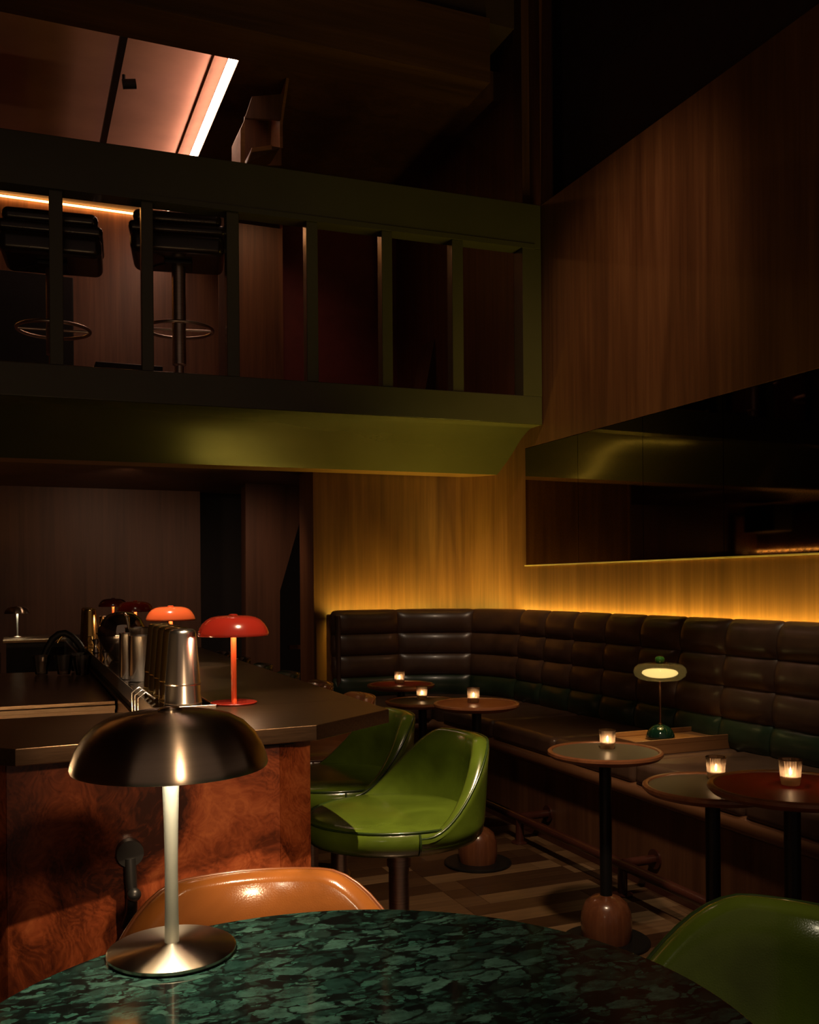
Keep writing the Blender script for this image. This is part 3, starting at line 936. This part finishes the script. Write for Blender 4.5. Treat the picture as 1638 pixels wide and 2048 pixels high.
st_ = dup(s3, (.30, 1.205, 0), math.radians(82), 'tan leather stool drawn up behind the green marble table', 'stools at the green marble table'); recolor(st_, 'cognac_leather', 'tan_leather')
sg_ = dup(s1, (.785, .865, 0), math.radians(24), 'green leather stool to the right of the green marble table', 'stools at the green marble table')

# ================================================================== MARBLE TABLE
ZT = 1.06
mt = thing('marble_table', 'high round table with a polished dark green marble top', 'table', (.222, .65, 0))
TR = .313
lathe('marble_top', [(0, ZT - .022), (TR - .006, ZT - .022), (TR - .001, ZT - .018), (TR, ZT - .012), (TR - .0012, ZT - .003), (TR - .005, ZT), (TR - .0058, ZT), (TR - .007, ZT), (0, ZT)], 'marble', mt, 128)
lathe('pole', [(0, .02), (.035, .02), (.035, ZT - .03), (.09, ZT - .03), (.09, ZT - .022), (0, ZT - .022)], 'black_metal', mt, 32)
lathe('base', [(0, 0), (.25, 0), (.25, .01), (.05, .025), (0, .025)], 'black_metal', mt, 48)

# ================================================================== TABLE LAMPS
def make_lamp(name, label, loc, shade_m, stem_m, base_m, power, col, group=None, hour=False, knob=False):
    L = thing(name, label, 'lamp', loc, 0, group)
    lathe('base', [(0, 0), (.057, 0), (.0585, .0015), (.0585, .004), (.056, .0055), (.02, .008), (.008, .010), (0, .010)] if hour else
          [(0, 0), (.057, 0), (.058, .001), (.058, .0035), (.0565, .0045), (.0555, .0045), (.054, .0045), (0, .0045)], base_m, L, 56)
    if hour:
        lathe('stem', [(0, .006), (.0068, .006), (.0062, .04), (.006, .08), (.0066, .12), (.0078, .16), (.0088, .205), (0, .205)], stem_m, L, 28)
    else:
        lathe('stem', [(0, .004), (.0072, .004), (.0072, .205), (0, .205)], stem_m, L, 24)
    zr = .172
    outer = [(.0885, 0), (.0895, .003), (.0885, .008), (.085, .018), (.078, .030), (.068, .040), (.056, .0465), (.04, .050), (.012, .0515)]
    inner = [(r - .0015, z - .0005) for r, z in outer[::-1]]; inner[0] = (.0, .0505)
    shd = lathe('shade', [(0, zr + .0517)] + [(r, zr + z) for r, z in outer[::-1]] + [(r, zr + z) for r, z in inner[::-1]][0:] , shade_m, L, 64)
    lathe('top_knob', [(0, zr + .050), (.011, zr + .050), (.0115, zr + .053), (.009, zr + .0548), (0, zr + .055)], shade_m, shd, 24)
    lathe('light_disc', [(.012, zr + .026), (.052, zr + .026), (.052, zr + .030), (.012, zr + .030)], 'bulb', L, 32)
    point('lamp_light', (.0, -.03, zr + .018), power, col, .012, L)
    return L


RG = 'small dome shaded lamps standing on the bar'
LX = .53
pb = [(468, 1408), (343, None), (272, None), (228, None)]
lp = at_z(468, 1407, 1.1)
make_lamp('table_lamp', 'red dome lamp nearest the bar end, on a slim red stem', (lp.x, lp.y, 1.1005), 'red_lacquer', 'stem_orange', 'red_lacquer', .8, (1, .66, .36), RG)
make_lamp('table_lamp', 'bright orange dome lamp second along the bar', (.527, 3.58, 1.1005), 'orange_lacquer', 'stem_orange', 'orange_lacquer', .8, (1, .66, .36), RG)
make_lamp('table_lamp', 'dark red dome lamp third along the bar', (.555, 4.95, 1.1005), 'red_lacquer', 'stem_orange', 'red_lacquer', .8, (1, .66, .36), RG)
make_lamp('table_lamp', 'darkest maroon dome lamp farthest along the bar', (.565, 6.25, 1.1005), 'darkred_lacquer', 'stem_orange', 'red_lacquer', .8, (1, .66, .36), RG)
lp = at_z(344, 1905, ZT)
make_lamp('table_lamp', 'brushed nickel dome lamp standing on the green marble table', (lp.x, lp.y, ZT + .0005), 'lamp_metal', 'lamp_satin', 'lamp_metal', 1.1, (1, .88, .62), None, True)
lq = at_y(35, 1274, 7.55)
make_lamp('table_lamp', 'small silver dome lamp on the far counter behind the bar', (lq.x, 7.55, lq.z), 'lamp_metal', 'lamp_satin', 'lamp_metal', .5, (1, .9, .7), None, True)
ZFC = lq.z - .0005

# ================================================================== BAR
ZB = 1.10
A = at_z(30, 1498, ZB); B = at_z(634, 1450, ZB); C = at_z(778, 1418, ZB)
TI = .315      # inner edge of the long leg
bar = thing('bar_counter', 'bronze topped bar counter with red burl veneer front and chamfered corner', 'bar', (0, 0, 0))
top_near = [(A.x, A.y), (B.x, B.y), (C.x, C.y), (C.x, 2.345), (TI, 2.35), (-.22, 2.36), (-.22, A.y + .2)]
prism('counter_top', top_near, ZB - .033, ZB, 'bartop', bar, .002)
yj = [2.345, 3.55, 4.75, 5.95, 7.15]
for a, b in zip(yj[:-1], yj[1:]):
    box('counter_top', TI + .145, C.x, a + .0015, b - .0015, ZB - .033, ZB, 'bartop', bar, .002)
body = [(-.12, A.y + .16), (A.x + .02, 2.03), (.532, 2.035), (.62, 2.10), (.62, 7.1), (TI + .01, 7.1), (TI + .01, 2.3), (-.12, 2.3)]
prism('body', [(x, y) for x, y in [(-.1, 2.10), (.0, 2.06), (.525, 2.06), (.60, 2.115), (.60, 7.1), (TI + .01, 7.1), (TI + .01, 2.3), (-.1, 2.3)]], .08, ZB - .04, 'dark_cab', bar)
# burl veneer panels on the front, the corner and the side
extrude_poly('burl_panel', [(-.02, 2.03, .06), (.531, 2.035, .06), (.531, 2.035, ZB - .045), (-.02, 2.03, ZB - .045)], (0, .022, 0), 'burl', bar)
extrude_poly('burl_panel', [(.5325, 2.0355, .06), (.62, 2.10, .06), (.62, 2.10, ZB - .045), (.5325, 2.0355, ZB - .045)], (-.012, .018, 0), 'burl', bar)
extrude_poly('burl_panel', [(-.14, 2.13, .06), (-.0215, 2.03, .06), (-.0215, 2.03, ZB - .045), (-.14, 2.13, ZB - .045)], (.012, .018, 0), 'burl', bar)
for a, b in zip([2.102, 3.1, 4.1, 5.1, 6.1], [3.1, 4.1, 5.1, 6.1, 7.1]):
    box('burl_panel', .602, .62, a + .001, b - .001, .06, ZB - .045, 'burl', bar)
prism('top_shadow_rail', [(-.1, 2.09), (.0, 2.0), (.545, 2.005), (.66, 2.09), (.66, 2.3), (-.1, 2.3)], ZB - .046, ZB - .034, 'black', bar)
box('inner_face', TI - .004, TI + .008, 2.36, 7.1, .2, ZB - .075, 'worktop', bar)
# bag hook on the front
hk = at_y(258, 1702, 2.03)
rose = cyl('hook_rose', (hk.x, 2.03, hk.z), (hk.x, 2.006, hk.z), .027, 'black_metal', bar, 32)
tube('hook_arm', [(hk.x, 2.012, hk.z - .01), (hk.x + .001, 2.008, hk.z - .05), (hk.x + .003, 2.006, hk.z - .085), (hk.x + .002, 2.012, hk.z - .12), (hk.x - .004, 2.02, hk.z - .15)], [.012, .012, .011, .012, .016], 'black_metal', rose, 12)
lathe('hook_knob', [(0, -.014), (.006, -.0125), (.0105, -.009), (.0135, -.004), (.0142, 0), (.0135, .004), (.0105, .009), (.006, .0125), (0, .014)], 'black_metal', rose, 24, (hk.x + .005, 1.987, hk.z - .078))

# polished tray along the inner edge
tray = thing('steel_rail_tray', 'mirror polished steel tray running along the inner edge of the bar', 'tray', (0, 0, 0))
yseg = [2.372, 3.02, 3.95, 4.9, 5.9]
for k, (a, b) in enumerate(zip(yseg[:-1], yseg[1:])):
    box('tray_panel', TI - .006, TI + .143, a + .002, b - .002, ZB - .020, ZB - .002, 'steel_mirror', tray, .002)
box('front_lip', TI - .008, TI + .143, 2.366, 2.373, ZB - .03, ZB + .004, 'steel', tray, .001)
box('inner_lip', TI - .009, TI - .006, 2.372, 5.9, ZB - .04, ZB + .003, 'steel', tray)

# shaker tins: rows of stacked inverted tins
def tin(label, x, y, z, group, r0=.043, r1=.030, h=.135, mat='tin_gold'):
    o = lathe('shaker_tin', [(r0 - .002, 0), (r0, 0), (r0 + .0012, .003), (r0, .006), (r1 + .004, h - .012), (r1 + .002, h - .004), (r1 - .004, h), (0, h - .002)], mat, None, 36, (x, y, z))
    return tag(o, label, 'shaker tin', group)


G1 = 'stacked upturned shaker tins on the polished tray'
first = None
ordn = ['nearest', 'second', 'third', 'fourth', 'fifth']
for k in range(5):
    y = 2.47 + k * .105
    x = TI + .078
    m_ = 'steel' if k == 0 else 'tin_gold'
    tin('lower shaker tin of the %s stack from the tray front' % ordn[k], x, y, ZB - .0015, G1, .047, .036, .118, m_)
    tin('upper shaker tin of the %s stack from the tray front' % ordn[k], x, y, ZB + .047, G1, .0445, .030, .142, m_)
# straight sided mixing cups
for (x, y, r, h, lab) in ((TI + .052, 3.12, .040, .145, 'wide steel mixing cup standing before the row of tins'),
                          (TI + .060, 3.26, .043, .165, 'taller steel mixing cup behind the wide one'),
                          (TI + .018, 3.20, .026, .150, 'narrow steel cup beside the wide mixing cup')):
    o = lathe('mixing_cup', [(0, .003), (r - .006, .002), (r - .003, .0), (r, .004), (r, h - .004), (r + .0015, h), (r - .0005, h), (r - .002, h - .004), (r - .002, .006), (0, .006)], 'steel', None, 40, (x, y, ZB - .0015))
    tag(o, lab, 'cup', 'steel mixing cups on the polished tray')
# spoons in the cup
o = tube('bar_spoon', [(TI + .05, 3.255, ZB + .02), (TI + .035, 3.24, ZB + .12), (TI + .018, 3.22, ZB + .205)], [.0025, .0025, .007], 'steel', None, 10)
tag(o, 'steel bar spoon leaning out of the taller mixing cup', 'spoon')
# domed ice bucket
ib = thing('ice_bucket', 'round polished steel ice bucket with a rolled dome lid', 'ice bucket', (TI + .085, 4.05, ZB - .0015))
lathe('bowl', [(0, 0), (.04, 0), (.045, .006), (.062, .03), (.085, .07), (.094, .10), (.093, .103), (.0, .10)], 'steel', ib, 48)
lathe('dome_lid', [(.096, .101), (.0965, .108), (.092, .135), (.078, .165), (.055, .186), (.026, .196), (0, .198)], 'steel_mirror', ib, 48)
for k in range(4):
    a = math.radians(150 + k * 22)
    lathe('stud', [(0, -.004), (.004, 0), (0, .004)], 'steel', ib, 10, (.098 * math.cos(a), .098 * math.sin(a), .11))
# coiled strainer and tongs on the tray
o = tube('spring_strainer', [(TI + .02 + .012 * math.cos(t_ * 1.0), 4.9 + .012 * math.sin(t_), ZB + .002 + .0011 * t_) for t_ in [k * .5 for k in range(100)]], .0018, 'brass', None, 6)
tag(o, 'coiled brass spring strainer beside the far shaker tins', 'strainer')
for k in range(5):
    x = TI + .05 + .014 * k
    o = tube('jigger_clip', [(x, 3.62, ZB + .001 + .004), (x + .012, 3.66, ZB + .03), (x + .02, 3.72, ZB + .036), (x + .026, 3.78, ZB + .008)], .0045, 'black_metal', None, 8)
    tag(o, 'dark bent steel tong lying in front of the ice bucket', 'tongs', 'dark tongs heaped before the ice bucket')
for k in range(4):
    tin('far upturned gold shaker tin, %s of the far row' % ordn[k], TI + .025 + .004 * k, 5.0 + k * .12, ZB - .0015, 'far row of gold shaker tins', .040, .026, .19)
o = lathe('mixing_cup', [(0, .003), (.04, 0), (.043, .004), (.043, .15), (.041, .15), (.041, .006), (0, .006)], 'steel', None, 32, (TI + .115, 5.05, ZB - .0015))
tag(o, 'far steel cup beside the far row of gold tins', 'cup', 'steel mixing cups on the polished tray')
for k in range(3):
    o = lathe('stirring_jigger', [(0, 0), (.016, 0), (.018, .002), (.006, .03), (.02, .062), (.0185, .062), (0, .03)], 'steel', None, 24, (TI + .02 + k * .045, 4.55 + .05 * k, ZB - .0015))
    tag(o, ['small steel jigger nearest the ice bucket lid', 'small steel jigger in the middle behind the ice bucket', 'small steel jigger farthest behind the ice bucket'][k], 'jigger', 'jiggers behind the ice bucket')

# clips hanging over the tray edge
for k in range(3):
    y = 2.56 + k * .07
    o = tube('tray_clip', [(TI + .02, y, ZB + .004), (TI - .004, y, ZB + .022), (TI - .024, y, ZB + .008), (TI - .022, y, ZB - .05)], .003, 'steel', None, 8)
    tag(o, ['curved steel clip over the tray edge nearest the lip', 'middle curved steel clip over the tray edge', 'farthest curved steel clip over the tray edge'][k], 'clip', 'steel clips over the tray edge')

# ------------------------------------------------------------------ work counter inside the bar
wc = thing('work_counter', 'lower steel work counter inside the bar with a warm lit front', 'counter', (0, 0, 0))
ZW = 1.015
box('worktop', -1.2, TI - .01, 3.33, 4.62, ZW - .012, ZW, 'worktop', wc, .001)
box('front_edge', -1.2, TI - .01, 3.322, 3.34, ZW - .028, ZW - .014, 'work_face', wc, .001)
box('front_face', -1.2, TI - .01, 3.345, 3.37, .1, ZW - .03, 'work_face', wc)
box('cabinet', -1.2, TI - .02, 3.37, 4.6, .08, ZW - .014, 'dark_cab', wc)
ll = at_z(120, 1470, .98)
# warm strip under the near counter that lights the work front
o = tag(box('light_strip', -.8, TI - .05, 2.37, 2.39, ZB - .05, ZB - .04, emit('led_under_counter', (1, .62, .3), 80.0)), 'warm light strip under the inner edge of the near counter', 'light strip')

# far leg of the bar
fc = thing('far_counter', 'dark far counter with a thin pale edge carrying the small silver lamp', 'counter', (0, 0, 0))
xl = at_y(6, 1277, 7.3).x
box('counter_top', xl, C.x, 7.3, 7.85, ZFC - .03, ZFC, 'bartop', fc, .002)
box('front_panel', xl + .02, C.x - .1, 7.33, 7.37, 0, ZFC - .03, 'dark_cab', fc)
box('edge_strip', xl, C.x, 7.296, 7.30, ZFC - .012, ZFC - .002, 'steel', fc)
cl = box('side_cabinet', -1.6, xl - .02, 7.0, 7.6, 0, .92, 'dark_cab')
tag(cl, 'dark low cabinet at the left end of the far counter', 'cabinet')

# faucet: black hose arch
fa = thing('faucet', 'black gooseneck faucet with a spring hose arch behind the work counter', 'faucet', (0, 0, 0))
y3 = 4.75
pts = [at_y(x, y_, y3) for x, y_ in ((82, 1350), (84, 1325), (88, 1312), (95, 1295), (105, 1278), (118, 1268), (130, 1266), (143, 1272), (155, 1284), (163, 1296))]
tube('hose', pts, .016, 'black', fa, 14)
p = at_y(85, 1322, y3); p2 = at_y(84, 1350, y3)
cyl('spout_body', p, p2, .021, 'black_metal', fa, 18)
cyl('spout_ring', at_y(87, 1314, y3), at_y(86, 1322, y3), .019, 'steel', fa, 18)
q = at_y(163, 1296, y3)
cyl('riser', (q.x, q.y, q.z), (q.x + .01, q.y, .95), .016, 'black_metal', fa, 16)
tube('holder_arm', [at_y(128, 1270, y3), at_y(120, 1277, y3), at_y(115, 1286, y3)], .005, 'brass', fa, 8)
# glasses by the sink
for k, (gx, gy) in enumerate(((.10, 4.45), (.19, 4.40), (.255, 4.53), (.262, 4.33))):
    p = Vector((gx, gy, 0))
    gobj = lathe('tumbler', [(0, .003), (.024, .003), (.026, .004), (.040, .085), (.0385, .085), (.0245, .008), (0, .007)], 'clear_glass', None, 28, (p.x, p.y, ZW + .001))
    tag(gobj, 'clear tumbler %s on the work counter beside the faucet' % ['nearest the faucet hose', 'second from the faucet hose', 'third from the faucet hose', 'closest to the bar side'][k], 'glass', 'clear tumblers beside the faucet')

# ================================================================== BALCONY OBJECTS
def balcony_stool(px, label, tilt):
    y = 6.45
    p = at_y(px, 640, y)
    ZD = ZR0 - .1
    T = thing('swivel_stool', label, 'stool', (p.x, y, ZD), tilt, 'black leather stools on the balcony')
    zt = at_y(px, 480, y).z - ZD
    def cushion(name, w, d, z0, z1, yo, bev):
        o = box(name, -w / 2, w / 2, yo - d / 2, yo + d / 2, z0, z1, 'black_leather', T, bev, 5); return o
    cushion('seat', .60, .46, zt - .16, zt - .02, 0, .05)
    cushion('seat_band', .615, .47, zt - .035, zt + .035, 0, .03)
    cushion('backrest', .56, .15, zt + .03, zt + .115, -.15, .04)
    box('swivel_plate', -.09, .09, -.09, .09, zt - .185, zt - .16, 'black_metal', T, .005)
    lathe('pole', [(0, .02), (.03, .02), (.03, .25), (.045, .26), (.045, zt - .18), (0, zt - .18)], 'steel_pole', T, 28)
    ringz = at_y(px, 660, y).z - ZD
    tube('foot_ring', [(.22 * math.cos(a), .22 * math.sin(a), ringz) for a in [2 * PI * k / 48 for k in range(48)]], .011, 'steel_pole', T, 10, True)
    cyl('ring_arm', (-.22, 0, ringz), (.22, 0, ringz), .008, 'steel_pole', T, 10)
    lathe('base', [(0, 0), (.21, 0), (.21, .01), (.04, .02), (0, .02)], 'steel_pole', T, 40)
    tube('lever', [(-.05, -.05, zt - .17), (-.13, -.08, zt - .20), (-.19, -.1, zt - .235)], .006, 'black_metal', T, 8)
    return T


balcony_stool(107, 'black leather stool on the balcony at the left edge', math.radians(-6))
balcony_stool(358, 'black leather stool on the balcony with its pole between the railing posts', math.radians(-10))
yk_ = 8.2
cb = box('low_cabinet', at_y(-60, 600, yk_).x, at_y(147, 600, yk_).x, yk_, yk_ + .5, ZR0 - .1, at_y(60, 545, yk_).z, 'black', None, .01)
tag(cb, 'black cabinet standing behind the left balcony stool', 'cabinet')
pf = at_y(258, 735, 7.0)
fb = box('foot_bench', at_y(191, 730, 7.0).x, at_y(326, 730, 7.0).x, 7.0, 7.25, ZR0 - .1, at_y(258, 727, 7.0).z, 'dark_cab', None, .008)
tag(fb, 'dark low footrest between the two balcony stools', 'footrest')

# angular wooden niche above the railing
nb_ = thing('wooden_niche', 'angular open walnut niche hanging above the balcony railing', 'niche', (0, 0, 0))
yn = 6.7
P = lambda x, y_, yy=yn: at_y(x, y_, yy)
extrude_poly('left_panel', [P(481, 258), P(490, 238), P(490, 330), P(481, 330)], (.0, .30, 0), 'wood_tray', nb_)
extrude_poly('back_panel', [P(489, 232, yn + .3), P(563, 240, yn + .3), P(563, 330, yn + .3), P(489, 330, yn + .3)], (0, .02, 0), 'wood_wall', nb_)
extrude_poly('sloped_panel', [P(490, 236), P(504, 193), P(566, 188), P(562, 240)], (0, .02, .0), 'wood_dark', nb_)
v = [P(573, 155), P(560, 245), P(560, 295), P(541, 292, yn + .25), P(543, 240, yn + .25), P(566, 180, yn + .25)]
fix_normals(mesh_obj('right_panel', v, [(0, 1, 4, 5), (1, 2, 3, 4)], 'wood_tray', nb_)).modifiers.new('s', 'SOLIDIFY').thickness = .02
extrude_poly('shelf', [P(495, 325), P(503, 298), P(543, 292, yn), P(560, 295)], (0, .28, .0), 'wood_dark', nb_)
extrude_poly('shelf_edge', [P(495, 323), P(503, 297), P(543, 291), P(543, 300), P(503, 305), P(497, 325)], (0, -.01, 0), 'wood_tray', nb_)

# track light on the terracotta ceiling
tl = thing('track_light', 'dark ceiling track with one small spotlight on the terracotta ceiling', 'track light', (0, 0, 0))
ta = at_z(240, 80, ZC - .03); tb = at_z(212, 285, ZC - .03)
xt = (ta.x + tb.x) / 2
box('track', xt - .025, xt + .025, 6.1, 8.9, ZC - .035, ZC - .001, 'black_metal', tl)
hp = at_z(250, 172, ZC - .10)
cyl('spot_head', (hp.x - .02, hp.y - .02, ZC - .10), (hp.x + .075, hp.y - .03, ZC - .085), .035, 'black_metal', tl, 20)
cyl('spot_stem', (hp.x - .01, hp.y - .02, ZC - .10), (hp.x - .01, hp.y - .02, ZC - .03), .012, 'black_metal', tl, 12)

# ================================================================== things seen only in the mirror
bs = thing('back_bar_shelf', 'amber lit back bar shelf reflected at the right end of the mirror', 'shelf', (-1.0, 7.9, 0))
box('back_panel', -.05, -.02, -.9, .75, 1.6, 2.15, 'wood_wall', bs)
box('shelf_board', -.05, .28, -.9, .75, 1.66, 1.70, 'wood_ledge', bs)
box('side_panel', -.05, .28, .72, .75, 1.70, 2.15, 'wood_wall', bs)
box('light_strip', -.02, -.01, -.9, .70, 1.735, 1.75, emit('led_shelf', (1, .5, .1), 22.0), bs)
gm = None
for k in range(12):
    yy = 7.9 + .62 - .105 * k
    if gm is None:
        gm = lathe('coupe_glass', [(0, .07), (.03, .068), (.045, .11), (.0435, .11), (.028, .072), (0, .074)], 'clear_glass', None, 20, (-.86, yy, 1.633))
        tag(gm, 'glass on the amber shelf, seen only reflected in the mirror', 'glass', 'glasses on the reflected shelf')
    else:
        c = gm.copy(); COL.objects.link(c); c.location = (-.86, yy, 1.633)
sp = box('wall_speaker', -.72, -.46, 7.75, 8.2, 1.93, 2.215, 'black', None, .01)
tag(sp, 'black box speaker hung under the balcony, seen in the mirror', 'speaker')
